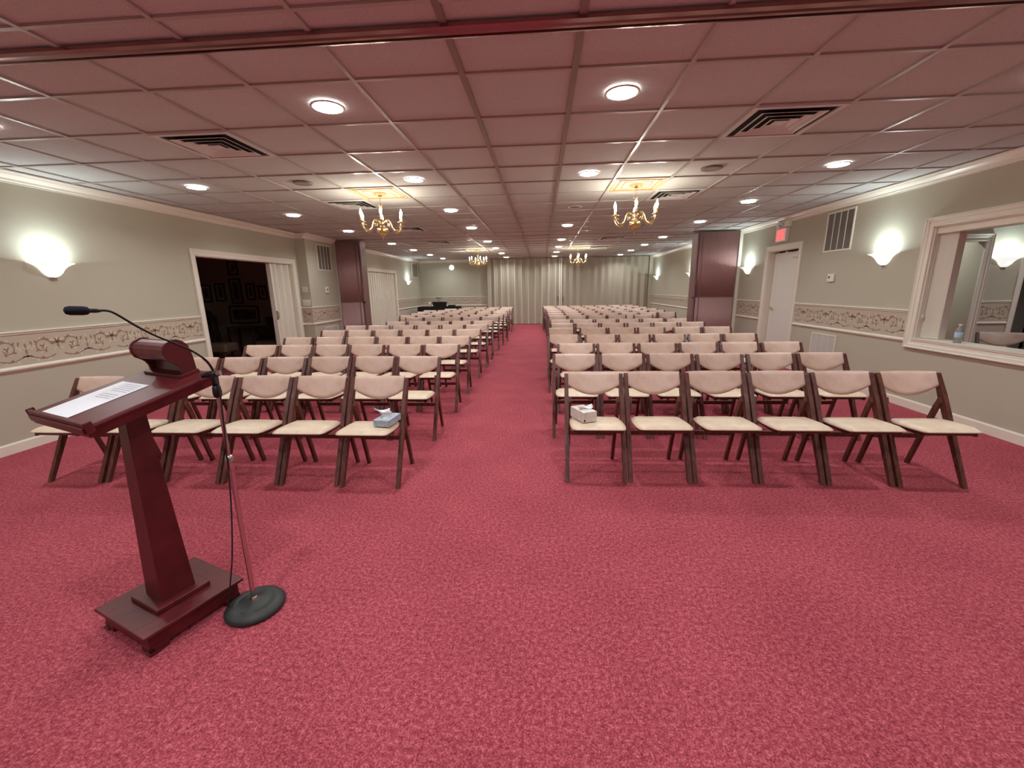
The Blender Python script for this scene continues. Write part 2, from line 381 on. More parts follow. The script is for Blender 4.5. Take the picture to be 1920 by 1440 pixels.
# window on the right wall
mb = MB(); casing(mb, 'x', XR, -1, *RW, w_=.10, t=.028, sill=True); lining(mb, XR-.001, XR+WT+.06, *RW, bottom=True)
mb.box((XR-.030, RW[0]+.002, .802), (XR+.19, RW[1]-.002, .8135))
casing(mb, 'x', XR+WT+.04, 1, *RW, w_=.09, sill=True)
win = struct('window_1', mb, 'trim_paint')
mb = MB(); casing(mb, 'y', 7.3, -1, 5.85, 6.86, 0, 2.04, w_=.11, t=.03); struct('door_4', mb, 'trim_paint')
mb = MB(); casing(mb, 'y', 7.3, -1, 7.52, 8.55, 0, 2.04, w_=.09); struct('door_5', mb, 'trim_paint')

# vertical blind, valance
vb = empty('vertical_blind', (XR+.08, 5.0, .81)); tag(vb, 'beige vertical slat blind drawn aside in the right window', 'blind')
mb = MB(); mb.box((-.055, -2.78, 1.14), (.055, .135, 1.155)); mb.box((-.06, -2.78, 1.145), (-.048, .135, 1.215)); mb.box((-.064, -2.78, 1.145), (-.048, .135, 1.155)); mb.build('valance', 'trim_paint', vb)
for k in range(9):
    y = .105 - k*.020; a = (-.95 + .06*math.sin(k*2.1)) if k < 8 else .15
    if k == 8: y = -.092
    mb = MB(); mb.box((-.043, -.0012, .01), (.043, .0012, 1.14), T=lambda v: Vector((v.x*math.cos(a)-v.y*math.sin(a), y+v.x*math.sin(a)+v.y*math.cos(a), v.z)))
    mb.build('slat', 'blind_slat', vb)
mb = MB(); mb.tube([(-.05, .125, 1.13), (-.052, .127, .7), (-.05, .126, .27)], .002, 5); mb.lathe([(0, 0), (.008, .005), (.010, .03), (.004, .05), (0, .052)], (-.05, .126, .22), 8); mb.build('pull_cord', 'white_plastic', vb)

# ------------------------------------------------------------------ folding doors / partitions
def pleats(mb, p0, p1, n, amp, z0, z1, cnt, lines=None, flat=.30):
    """folded vinyl: broad panels between narrow valleys; lines='valley' or 'ridge' gives those fold faces material 1, in the valleys a painted groove shade"""
    p0 = Vector(p0); p1 = Vector(p1); n = Vector(n); pts = []; mis = []
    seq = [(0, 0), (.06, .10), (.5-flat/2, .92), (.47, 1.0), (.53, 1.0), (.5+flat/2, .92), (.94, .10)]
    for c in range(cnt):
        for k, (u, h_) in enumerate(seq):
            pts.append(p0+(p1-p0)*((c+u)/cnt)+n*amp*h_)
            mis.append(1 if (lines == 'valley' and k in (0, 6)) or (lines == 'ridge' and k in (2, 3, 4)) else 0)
    pts.append(p1); th = .012
    for i in range(len(pts)-1):
        q = [pts[i], pts[i+1]]
        mb.add([(q[0].x, q[0].y, z0), (q[1].x, q[1].y, z0), (q[1].x, q[1].y, z1), (q[0].x, q[0].y, z1)], [(0, 1, 2, 3)], mis[i])
        mb.add([(q[0].x-n.x*th, q[0].y-n.y*th, z0), (q[1].x-n.x*th, q[1].y-n.y*th, z0), (q[1].x-n.x*th, q[1].y-n.y*th, z1), (q[0].x-n.x*th, q[0].y-n.y*th, z1)], [(0, 1, 2, 3)], 0)
# far left closed accordion door (in its frame)
t = empty('accordion_door', (XL-.10, 13.27, 0)); tag(t, 'closed cream pleated accordion door in left wall beyond the purple partition', 'folding door')
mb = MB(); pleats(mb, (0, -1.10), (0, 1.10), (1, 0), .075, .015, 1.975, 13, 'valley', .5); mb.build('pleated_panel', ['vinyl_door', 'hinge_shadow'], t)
# left doorway accordion door, folded open
t = empty('accordion_door', (XL-.09, 8.05, 0)); tag(t, 'open cream accordion door folded to one side of the dark doorway', 'folding door')
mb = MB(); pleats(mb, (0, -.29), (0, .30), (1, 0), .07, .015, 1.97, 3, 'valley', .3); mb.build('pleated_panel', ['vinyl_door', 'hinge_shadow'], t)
mb = MB(); mb.box((-.03, -.33, .015), (.05, -.285, 1.97)); mb.build('lead_post', 'trim_paint', t)
mb = MB(); mb.box((.05, -.325, .93), (.056, -.295, 1.10)); mb.tube([(.056, -.31, .95), (.085, -.31, .97), (.085, -.31, 1.07), (.056, -.31, 1.09)], .006, 6); mb.build('pull_handle', 'brass_dull', t)
# partition tracks across the ceiling
def track(y, label, m='track_metal', k=1.0):
    t = empty('partition_track', (-.35, y, H)); tag(t, label, 'track')
    prof = [(-.045, -.002), (-.045, -.018), (-.026, -.024), (-.022, -.032), (-.010, -.034), (-.006, -.014), (.006, -.014), (.010, -.034), (.022, -.032), (.026, -.024), (.045, -.018), (.045, -.002)]
    mb = MB(); mb.prism(prof, lambda p, d: (d, p[0]*k, p[1]*k), -4.62, 4.62); mb.build('rail', m, t)
    return t
track(2.15, 'shiny reddish metal partition track crossing the ceiling above the front rows, nearest one')
track(9.92, 'metal partition track crossing the ceiling between the two purple partition stacks', 'track_painted', .45)
# the two purple folding partition stacks
def stack(x0, x1, lead, y0, y1, label, ribs):
    t = empty('folding_partition', ((x0+x1)/2, (y0+y1)/2, 0)); tag(t, label, 'folding partition', 'purple folding partitions')
    cx, cyy = (x0+x1)/2, (y0+y1)/2
    for zz0, zz1, nm in ((.02, 1.175, 'lower_panel'), (1.19, H-.03, 'upper_panel')):
        mb = MB(); a, b = x0-cx, x1-cx; n = ribs; yy0, yy1 = y0-cyy, y1-cyy
        for yf, sgn in ((yy0, 1), (yy1, -1)):
            rings = []
            for i in range(n*4+1):
                u = i/(n*4); x = a+.02+(b-a-.04)*u; off = (.5-.5*math.cos(u*n*2*PI))*.016*sgn
                rings.append([(x, yf+off, zz0), (x, yf+off, zz1), (x, yf+sgn*.03, zz1), (x, yf+sgn*.03, zz0)])
            mb.loft(rings, 0, smooth=True)
        mb.build(nm, 'partition_vinyl', t)
    mb = MB(); mb.box((x0-cx+.02, y0-cyy+.004, 1.175), (x1-cx-.02, y1-cyy-.004, 1.19)); mb.build('seam_strip', 'partition_edge', t)
    lx = (x0 if lead < 0 else x1)-cx
    mb = MB(); mb.box((lx-.03*(lead < 0)-.0, y0-cyy-.005, .02), (lx+.03*(lead > 0), y1-cyy+.005, H-.03))
    mb.box((lx-lead*.10, y0-cyy-.012, .02), (lx-lead*.085, y0-cyy+.006, H-.03)); mb.build('lead_post', 'partition_edge', t)
    mb = MB(); fx = lx+lead*.012; yy = y0-cyy-.005
    mb.tube([(fx, yy, 1.40), (fx, yy-.03, 1.42), (fx, yy-.03, 1.56), (fx, yy, 1.58)], .008, 6); mb.build('pull_handle', 'brass_dull', t)
    mb = MB(); mb.box((fx-.02, yy-.03, 1.165), (fx+lead*.05, yy+.002, 1.19)); mb.build('latch', 'black_plastic', t)
    return t
stack(3.39, 4.24, -1, 9.76, 10.08, 'purple ribbed folding partition stacked against the right wall', 26)
stack(-4.77, -4.20, 1, 9.80, 10.08, 'purple folding partition stacked against the left wall', 18)
mb = MB(); mb.box((4.24, 9.74, 0), (4.3, 10.10, H)); mb.box((-5.0, 9.80, 0), (-4.775, 10.10, H)); struct('trim_6', mb, 'trim_paint')
# cream accordion wall at the far end
t = empty('accordion_partition', (1.1, YB-.16, 0)); tag(t, 'floor to ceiling cream accordion curtain wall across the far end', 'folding partition')
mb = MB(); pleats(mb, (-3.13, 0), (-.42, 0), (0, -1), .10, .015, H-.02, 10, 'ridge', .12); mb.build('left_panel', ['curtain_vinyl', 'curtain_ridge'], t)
mb = MB(); pleats(mb, (-.30, 0), (3.05, 0), (0, -1), .07, .015, H-.02, 12, None, .12); mb.build('right_panel', ['curtain_vinyl', 'curtain_ridge'], t)
mb = MB(); mb.box((-.42, -.09, .015), (-.37, .05, H-.02)); mb.box((-.355, -.09, .015), (-.30, .05, H-.02)); mb.build('lead_post', 'trim_paint', t)
for sx in (-.45, -.27):
    mb = MB(); mb.box((sx-.018, -.095, .93), (sx+.018, -.085, 1.10)); mb.tube([(sx, -.09, .94), (sx, -.115, .97), (sx, -.115, 1.07), (sx, -.09, 1.09)], .007, 6); mb.build('pull_handle', 'brass_dull', t)
mb = MB(); mb.box((-2.18, YB-.24, 0), (-2.03, YB, H)); mb.box((4.17, YB-.24, 0), (4.30, YB, H)); struct('trim_7', mb, 'wall_paint')

# ------------------------------------------------------------------ ceiling fittings
def lamp(kind, name, parent, energy, color, loc, size=.1, rot=(0,0,0), spread=None):
    l = bpy.data.lights.new(name, kind); l.energy = energy; l.color = color
    if kind == 'AREA':
        l.shape = 'DISK'; l.size = size
        if spread: l.spread = spread
    else: l.shadow_soft_size = size
    o = bpy.data.objects.new(name, l); COL.objects.link(o); o.parent = parent; o.location = loc; o.rotation_euler = rot
    return o
DX = [-3.795, -1.35, .482, 2.92]; DXN = ['far left', 'centre left', 'centre right', 'far right']
DY = [-2.6, -.78, 1.04, 2.88, 4.72, 6.56, 8.44, 10.88, 12.72, 14.6, 16.5]
def make_downlight():
    t = empty('ceiling_downlight', (0, 0, H))
    mb = MB(); mb.lathe([(.086, -.0), (.104, -.001), (.106, -.006), (.100, -.009), (.084, -.007), (.080, .0)], seg=28); mb.build('trim_ring', 'trim_paint', t)
    mb = MB(); mb.lathe([(0, -.014), (.03, -.0135), (.06, -.012), (.088, -.009), (.094, -.006), (.090, .0), (0, .001)], seg=28); mb.build('lens', 'lamp_glow', t)
    lamp('AREA', 'lamp', t, DOWN_W, DOWN_C, (0, 0, -.016), .13, spread=math.radians(150))
    return t
dl = None; DLK = None
for j, y in enumerate(DY):
    for i, x in enumerate(DX):
        vis = y > 2
        if vis: lab = 'lit round recessed ceiling light, %s column, %s row from the front' % (DXN[i], ORD[j-3])
        else: lab = 'lit round recessed ceiling light behind the photographer'
        if i == 2 and j == 5:      # the unlit one
            t = empty('ceiling_downlight', (x, y, H)); tag(t, 'unlit recessed ceiling light near the right chandelier', 'ceiling light', 'recessed ceiling lights')
            mb = MB(); mb.lathe([(.086, -.0), (.104, -.001), (.106, -.006), (.100, -.009), (.084, -.007), (.080, .0)], seg=28); mb.build('trim_ring', 'trim_paint', t)
            mb = MB(); mb.lathe([(.086, -.004), (.06, -.002), (.02, -.006), (0, -.007)], seg=24); mb.build('lens', 'grille_dark', t)
            continue
        if j < 3 and i in (0, 3) and j == 0: continue
        if dl is None:
            dl = make_downlight(); DLK = list(dl.children); dl.location = (x, y, H); t = dl
        else:
            t = dl.copy(); COL.objects.link(t); t.location = (x, y, H)
            for k in DLK: c = k.copy(); COL.objects.link(c); c.parent = t
        tag(t, lab, 'ceiling light', 'recessed ceiling lights')
for x, y, lab in ((6.3, 8.05, 'added unseen recessed light brightening the passage behind the side room'), (6.3, 4.6, 'added unseen recessed light brightening the side room, nearer the window'), (7.6, 6.0, 'added unseen recessed light brightening the side room, farther from the window')):  # out of view, added to brighten the side room and its passage
    t = dl.copy(); COL.objects.link(t); t.location = (x, y, H); tag(t, lab, 'ceiling light', 'recessed ceiling lights')
    for k in DLK: c = k.copy(); COL.objects.link(c); c.parent = t
# ceiling air diffusers
def diffuser():
    t = empty('ceiling_vent', (0, 0, H)); h = .298
    def frame(mb, a0, z0, a1, z1, a2, z2):
        rs = []
        for a, z in ((a0, z0), (a1, z1), (a2, z2), (a0, z0+.006)):
            rs.append([(-a, -a, z), (a, -a, z), (a, a, z), (-a, a, z)])
        mb.loft(rs+[rs[0]], 0, smooth=False, caps=False)
    mb = MB(); frame(mb, .298, -.006, .262, -.006, .262, .004); mb.build('frame', 'grille_white', t)
    mb = MB(); mb.box((-.29, -.29, .004), (.29, .29, .007)); mb.build('backing', 'black_void', t)
    for k, a in enumerate((.215, .155, .095)):
        mb = MB(); rs = []
        for aa, z in ((a, -.014), (a-.034, .003), (a-.034, .0045), (a+.004, -.0125)):
            rs.append([(-aa, -aa, z), (aa, -aa, z), (aa, aa, z), (-aa, aa, z)])
        mb.loft(rs+[rs[0]], 0, smooth=False, caps=False); mb.build('louver_ring', 'grille_white', t)
    mb = MB(); mb.box((-.045, -.045, -.008), (.045, .045, -.004)); mb.build('centre_plate', 'grille_white', t)
    return t
cell = lambda i, j: (GX+(i+.5)*G, GY+(j+.5)*G)
dv = diffuser(); DVK = list(dv.children)
vents = [(-3, 2, 'square ceiling air vent at upper left near the camera'), (4, 2, 'square ceiling air vent at upper right near the camera'),
    (-3, 6, 'square ceiling vent beside the left chandelier'), (4, 6, 'square ceiling vent beside the right chandelier'),
    (-3, 10, 'square ceiling vent on the left just in front of the far track'), (-3, 14, 'square ceiling vent on the left beyond the far track'),
    (4, 14, 'square ceiling vent on the right beyond the far track'), (-3, 18, 'square ceiling vent beside the far left chandelier'), (4, 18, 'square ceiling vent beside the far right chandelier'),
    (4, 22, 'square ceiling vent near the far curtain wall')]
for n_, (i, j, lab) in enumerate(vents):
    if n_ == 0: t = dv
    else:
        t = dv.copy(); COL.objects.link(t)
        for k in DVK: c = k.copy(); COL.objects.link(c); c.parent = t
    t.location = (*cell(i, j), H-.003); tag(t, lab, 'vent', 'ceiling air vents')
for i, j, lab in ((-3, 4, 'round ceiling speaker grille on the left'), (4, 4, 'round ceiling speaker grille on the right')):
    mb = MB(); mb.lathe([(0, -.006), (.07, -.006), (.092, -.010), (.10, -.006), (.10, .006), (0, .006)], seg=28)
    o = mb.build('ceiling_speaker', 'speaker_mesh', loc=(*cell(i, j), H)); tag(o, lab, 'speaker', 'ceiling speakers')

# chandeliers with gold ceiling tiles
def make_medallion():
    t = empty('ceiling_medallion', (0, 0, H))
    mb = MB(); mb.box((-.292, -.292, .0), (.292, .292, .006)); mb.build('tile', 'medallion_gold', t)
    mb = MB()
    def sq(a, w_, z=-.004):
        rect_frame(mb, (-a, -a), (a, a), w_, z, .001, lambda u, v, d: (u, v, d))
    sq(.27, .008); sq(.24, .006); sq(.16, .010)
    for k in range(14):
        u = -.215+k*.033
        for a, b in ((u, -.225), (u, .205), (-.225, u), (.205, u)): mb.box((a, b, -.003), (a+.016, b+.016, .001))
    mb.build('raised_pattern', 'medallion_line', t)
    mb = MB(); mb.lathe([(.055, .001), (.060, -.010), (.075, -.008), (.08, .001)], seg=28); mb.lathe([(.10, .001), (.105, -.006), (.112, .001)], seg=28); mb.build('centre_ring', 'medallion_line', t)
    return t
def make_chandelier():
    t = empty('chandelier', (0, 0, H))
    mb = MB(); mb.lathe([(0, -.03), (.012, -.028), (.03, -.016), (.042, -.008), (.045, -.003), (0, -.003)], seg=20); mb.build('canopy', 'brass', t)
    mb = MB(); mb.tube([(0, 0, -.02), (0, 0, -.13)], .004, 8)
    mb.lathe([(.004, -.115), (.018, -.120), (.03, -.128), (.026, -.132), (.010, -.140), (.014, -.15), (.022, -.158), (.010, -.168), (.008, -.19), (.016, -.20), (.008, -.21), (.007, -.25)], seg=18); mb.build('stem', 'brass', t)
    mb = MB(); mb.lathe([(.007, -.25), (.014, -.27), (.010, -.29), (.018, -.31), (.032, -.325), (.034, -.34), (.016, -.352), (.014, -.37), (.040, -.382), (.062, -.396), (.072, -.418), (.069, -.440), (.052, -.460), (.024, -.472), (.010, -.475), (.014, -.485), (.008, -.495), (.006, -.51), (.009, -.52), (0, -.53)], seg=24); mb.build('body', 'brass', t)
    for k in range(6):
        a = PI/6 + k*PI/3; c, s = math.cos(a), math.sin(a)
        P = [(.02, -.335), (.045, -.312), (.07, -.295), (.095, -.296), (.112, -.318), (.122, -.35), (.135, -.385), (.158, -.415), (.19, -.428), (.222, -.418), (.248, -.392), (.262, -.355), (.265, -.342)]
        mb = MB(); mb.tube([(r*c, r*s, z) for r, z in P], .0080, 8)
        sc = [(.085-.02*math.cos(u)*(1-u/8), -.355+.02*math.sin(u)*(1-u/8)) for u in [i*.5 for i in range(10)]]
        mb.tube([(r*c, r*s, z) for r, z in sc], .0055, 6)
        arm = mb.build('arm', 'brass', t)
        mb = MB(); mb.lathe([(0, -.348), (.012, -.344), (.042, -.338), (.051, -.332), (.042, -.334), (.012, -.336), (.013, -.322), (0, -.322)], (.265*c, .265*s, 0), 16); mb.build('drip_pan', 'brass', arm)
        mb = MB(); mb.lathe([(0, -.33), (.0125, -.33), (.0125, -.258), (.004, -.254), (0, -.254)], (.265*c, .265*s, 0), 12); mb.build('candle_sleeve', 'candle', arm)
        mb = MB(); mb.lathe([(0, -.258), (.009, -.256), (.0145, -.238), (.0125, -.220), (.006, -.202), (.0015, -.186), (0, -.184)], (.265*c, .265*s, 0), 10); mb.build('flame_bulb', 'bulb_glow', arm)
    return t
ch = make_chandelier(); CHT = [(k, list(k.children)) for k in ch.children]
md = make_medallion(); MDK = list(md.children)
chs = [(-2, 5, 'lit brass chandelier, nearer one on the left', 'gold embossed ceiling tile above the nearer left chandelier'), (3, 5, 'lit brass chandelier, nearer one on the right', 'gold embossed ceiling tile above the nearer right chandelier'),
    (-2, 18, 'distant lit brass chandelier on the left before the curtain wall', 'gold ceiling tile above the distant left chandelier'), (3, 18, 'distant lit brass chandelier on the right before the curtain wall', 'gold ceiling tile above the distant right chandelier')]
for n_, (i, j, lab, lab2) in enumerate(chs):
    x, y = cell(i, j)
    if n_ == 0: t, m_ = ch, md
    else:
        t = ch.copy(); COL.objects.link(t)
        for k, kk in CHT:
            c = k.copy(); COL.objects.link(c); c.parent = t
            for g in kk: d = g.copy(); COL.objects.link(d); d.parent = c
        m_ = md.copy(); COL.objects.link(m_)
        for k in MDK: c = k.copy(); COL.objects.link(c); c.parent = m_
    t.location = (x, y, H-.008); t.rotation_euler = (0, 0, (.33, -.17, .42, -.02)[n_]); tag(t, lab, 'chandelier', 'brass chandeliers')
    m_.location = (x, y, H); tag(m_, lab2, 'ceiling tile', 'gold ceiling tiles')

# ------------------------------------------------------------------ wall sconces
def make_sconce():
    """half bowl against the plane x=0, opening to +x"""
    t = empty('wall_sconce', (0, 0, 0)); prof = [(.030, .0), (.062, .018), (.088, .045), (.108, .078), (.135, .105), (.170, .126), (.205, .140)]
    mb = MB(); n = 22; outer, inner = [], []
    for r, z in prof:
        outer.append([(.004+r*math.sin(PI*k/n)*.80, r*math.cos(PI*k/n), z) for k in range(n+1)])
        r2 = max(r-.006, .01); inner.append([(.004+r2*math.sin(PI*k/n)*.80, r2*math.cos(PI*k/n), z+.003) for k in range(n+1)])
    mb.loft(outer + inner[::-1], 0, True, caps=False, closed=False); mb.add(outer[0], [tuple(range(n+1))], 0)
    mb.build('glass_shade', 'sconce_glass', t)
    mb = MB(); mb.lathe([(0, -.024), (.018, -.022), (.032, -.012), (.034, .002), (0, .004)], seg=16, a0=-PI/2, a1=PI/2, sx=1.0); mb.box((0, -.034, -.03), (.006, .034, .06)); mb.build('bracket', 'chrome', t)
    lamp('AREA', 'lamp', t, SCONCE_W, SCONCE_C, (.082, 0, .118), .06, rot=(PI, 0, 0))
    return t
sc = make_sconce(); SCK = list(sc.children)
for n_, (x, y, z, rz, lab) in enumerate([(XL, 4.08, 1.635, 0, 'glowing white bowl wall sconce on the left wall above the scroll border'),
    (XR, 5.78, 1.655, PI, 'glowing bowl wall sconce between the right wall vent and the window'),
    (XR, 9.34, 1.65, PI, 'glowing bowl sconce between the exit door and the purple partition'),
    (XR, 12.75, 1.65, PI, 'glowing wall sconce partly hidden behind the right purple partition'),
    (XR, 16.40, 1.65, PI, 'farthest glowing wall sconce on the right near the curtain wall'),
    (XL, 15.75, 1.62, 0, 'distant glowing wall sconce on the left beyond the accordion door'),
    (7.2, 7.3, 1.645, -PI/2, 'glowing bowl sconce seen through the right window'),
    (XL, .4, 1.635, 0, 'added unseen wall sconce on the left wall beside the photographer'), (XR, .4, 1.65, PI, 'added unseen wall sconce on the right wall beside the photographer')]):  # last two are out of view, added to lift the front ceiling
    if n_ == 0: t = sc
    else:
        t = sc.copy(); COL.objects.link(t)
        for k in SCK: c = k.copy(); COL.objects.link(c); c.parent = t
    t.location = (x, y, z); t.rotation_euler = (0, 0, rz); tag(t, lab, 'wall lamp', 'bowl wall sconces')

# ------------------------------------------------------------------ wall vents, plates, exit sign
def wall_T(x, n, yc, zc):
    return lambda u, v, d: (x+n*d, yc+u, zc+v)
def wall_vent(x, n, y0, y1, z0, z1, label, dark=True, panes=4):
    t = empty('wall_vent', (x, (y0+y1)/2, (z0+z1)/2)); tag(t, label, 'vent', 'wall vents')
    a, b = (y1-y0)/2, (z1-z0)/2; X = lambda d: n*d
    mb = MB(); f = .022
    rect_frame(mb, (-a, -b), (a, b), f, 0, .012, lambda u, v, d: (X(d), u, v)); mb.build('frame', 'trim_paint', t)
    mb = MB(); mb.box((0, -a+f, -b+f), (X(.002), a-f, b-f)); mb.build('backing', 'grille_dark' if dark else 'grille_white', t)
    mb = MB(); wv = 2*(a-f)/panes
    for k in range(1, panes): yy = -a+f+k*wv; mb.box((0, yy-.004, -b+f), (X(.011), yy+.004, b-f))
    mb.build('mullion', 'trim_paint', t)
    mb = MB(); zz = -b+f+.006
    while zz < b-f-.006:
        mb.box((X(.002), -a+f, zz), (X(.007), a-f, zz+(.004 if dark else .007))); zz += .016
    mb.build('louvers', 'grille_dark' if dark else 'grille_white', t)
wall_vent(XR, -1, 6.42, 7.0, 1.90, 2.465, 'large upright wall vent beside the exit sign, high on the right wall')
wall_vent(XR, -1, 6.42, 6.985, .34, .695, 'pale floor level wall vent below the scroll border on the right', False)
wall_vent(-4.78, 1, 8.97, 9.56, 1.89, 2.435, 'upright wall vent high beside the left purple partition')
wall_vent(-4.78, 1, 8.97, 9.56, .33, .675, 'pale low wall vent beside the left purple partition', False)
wall_vent(XL, 1, 16.38, 17.1, 1.91, 2.45, 'distant wall vent high in the far left corner')
def plate(name, fn, w_, h_, label, cat, detail):
    pass
t = empty('thermostat', (XR, 6.72, 1.522)); tag(t, 'white thermostat on the right wall below the upper vent', 'thermostat')
mb = MB(); mb.box((0, -.07, -.058), (-.026, .07, .058)); mb.build('case', 'white_plastic', t, bevel=.006)
mb = MB(); mb.box((-.026, .01, -.005), (-.0275, .045, .022)); mb.build('display', 'black_plastic', t)
t = empty('thermostat', (-4.78, 9.22, 1.477)); tag(t, 'white thermostat beside the left purple partition', 'thermostat')
mb = MB(); mb.box((0, -.065, -.07), (.026, .065, .07)); mb.build('case', 'white_plastic', t, bevel=.006)
mb = MB(); mb.box((.026, -.02, -.01), (.0275, .02, .025)); mb.build('display', 'black_plastic', t)
t = empty('switch_plate', (-4.893, 8.55, 1.486)); tag(t, 'small white control plate above the light switches near the left doorway', 'switch plate')
mb = MB(); mb.box((-.055, 0, -.055), (.055, -.008, .055)); mb.build('plate', 'white_plastic', t, bevel=.003)
mb = MB(); mb.box((-.03, -.008, -.012), (.03, -.014, .012)); mb.build('control', 'grille_white', t)
t = empty('switch_plate', (-4.887, 8.55, 1.222)); tag(t, 'white four gang light switch plate near the left doorway', 'switch plate')
mb = MB(); mb.box((-.085, 0, -.058), (.085, -.008, .058)); mb.build('plate', 'white_plastic', t, bevel=.003)
for k in range(4):
    mb = MB(); mb.box((-.066+k*.040, -.008, -.016), (-.054+k*.040, -.018, .016)); mb.build('switch', 'grille_white', t)
# exit sign with lamp heads
t = empty('exit_sign', (XR, 8.165, 2.30)); tag(t, 'white emergency exit sign with glowing red letters above the right door', 'exit sign')
mb = MB(); mb.box((0, -.165, -.125), (-.055, .165, .105)); mb.build('housing', 'white_plastic', t, bevel=.005)
mb = MB(); mb.box((-.055, -.15, -.110), (-.057, .15, .092)); mb.build('face', 'exit_face', t)
mb = MB(); mb.box((0, -.21, .112), (-.06, .18, .225)); mb.build('lamp_housing', 'white_plastic', t, bevel=.006)
for yy, xx in ((-.03, -.075), (.15, -.075)):
    mb = MB(); mb.lathe([(.02, -.035), (.045, -.01), (.052, .012), (.046, .018), (0, .012)], seg=18)
    mb.v = [(xx-v[2], yy+v[1], .165+v[0]) for v in mb.v]; hd = mb.build('lamp_head', 'chrome', t)
    if yy > 0: hd.rotation_euler = (0, 0, -.5); hd.location = (-.02, .03, 0)
cu = bpy.data.curves.new('exit_text', 'FONT'); cu.body = 'EXIT'; cu.size = .215; cu.align_x = 'CENTER'; cu.align_y = 'CENTER'; cu.extrude = .0015; cu.offset = .003
to = bpy.data.objects.new('tmp', cu); COL.objects.link(to); bpy.context.view_layer.update()
me = bpy.data.meshes.new_from_object(to); bpy.data.objects.remove(to)
lt = bpy.data.objects.new('lettering', me); COL.objects.link(lt); me.materials.clear(); me.materials.append(M['red_letter'])
xs = [v.co.x for v in me.vertices]; ys = [v.co.y for v in me.vertices]; fx = .25/(max(xs)-min(xs)); fy = .155/(max(ys)-min(ys)); mxx = (max(xs)+min(xs))/2; myy = (max(ys)+min(ys))/2
for v in me.vertices:      # reader looks towards +x: letters run from +y to -y
    a, b, c = (v.co.x-mxx)*fx, (v.co.y-myy)*fy, v.co.z
    v.co = (-.0588-c, -a, b-.01)
lt.parent = t
mb = MB(); mb.lathe([(0, -.045), (.05, -.04), (.085, -.02), (.095, 0), (.10, .0), (.10, .01), (0, .01)], seg=20)
mb.v = [(v[0], v[2], v[1]) for v in mb.v]; o = mb.build('emergency_light', 'dome_glow', loc=(-3.66, YB-.01, 2.295)); tag(o, 'small white dome light high on the far left wall', 'emergency light')

# ------------------------------------------------------------------ chairs
PT = (.385, .765)                       # top of the front post (y, z); foot at (0,0)
def bar(mb, x0, x1, p, q, w0, w1, mi=0):
    """bar in the y-z plane from p to q, widths w0,w1"""
    d = Vector((q[0]-p[0], q[1]-p[1])).normalized(); n = Vector((-d.y, d.x))
    P = [(p[0]-n.x*w0/2, p[1]-n.y*w0/2), (p[0]+n.x*w0/2, p[1]+n.y*w0/2), (q[0]+n.x*w1/2, q[1]+n.y*w1/2), (q[0]-n.x*w1/2, q[1]-n.y*w1/2)]
    mb.prism(P, lambda a, dd: (dd, a[0], a[1]), x0, x1, mi)
def superseat():
    """padded seat: outline half widths along y, domed"""
    mb = MB(); ys = [-.075, -.07, -.055, -.02, .04, .10, .16, .22, .25, .262, .268]; hw = [.165, .182, .192, .199, .202, .202, .199, .194, .186, .172, .15]
    nx = 13; top, bot = [], []
    for j, (y, h_) in enumerate(zip(ys, hw)):
        v_ = (y+.075)/.343; ey = min(1, min(v_, 1-v_)*7); rt, rb = [], []
        for i in range(nx):
            u = -1+2*i/(nx-1); ex = min(1, (1-abs(u))*6)
            e = min(ex, ey); dome = .010+.017*math.sin(PI/2*e)+.006*(1-u*u)*math.sin(PI*v_)-.006*max(0, 1-ey)
            zz = .432+dome - .012*(1-v_)*0
            slope = .02*(.5-v_)        # front slightly higher
            rt.append((u*h_, y, zz+slope)); rb.append((u*h_, y, .430+slope))
        top.append(rt); bot.append(rb)
    mb.loft([t_ + b_[::-1] for t_, b_ in zip(top, bot)], 0, True)
    return mb
def backrest():
    mb = MB(); nx, nz = 17, 7; fr, bk = [], []
    dy, dz = PT[0], PT[1]; L_ = math.hypot(dy, dz); sy_, sz_ = dy/L_, dz/L_
    for i in range(nx):
        u = -1+2*i/(nx-1); x = u*.203; h_ = .112+.084*(1-abs(u)**1.9); top = .872-.004*(1-u*u)
        bow = .040*(1-u*u); rf, rb = [], []
        for j in range(nz):
            s_ = top - h_*j/(nz-1); e = min(j, nz-1-j)/(nz-1)*2; th = .006+.008*min(1, e*2.2)*min(1, (1-abs(u))*8+.2)
            lean = .80
            y = s_*sy_ + bow - .004; z = s_*sz_
            nrm = Vector((-sz_, sy_))
            rf.append((x, y+nrm.x*th, z+nrm.y*th*.3)); rb.append((x, y-nrm.x*th, z-nrm.y*th*.3))
        fr.append(rf); bk.append(rb)
    mb.loft([a+b[::-1] for a, b in zip(fr, bk)], 0, True)
    return mb
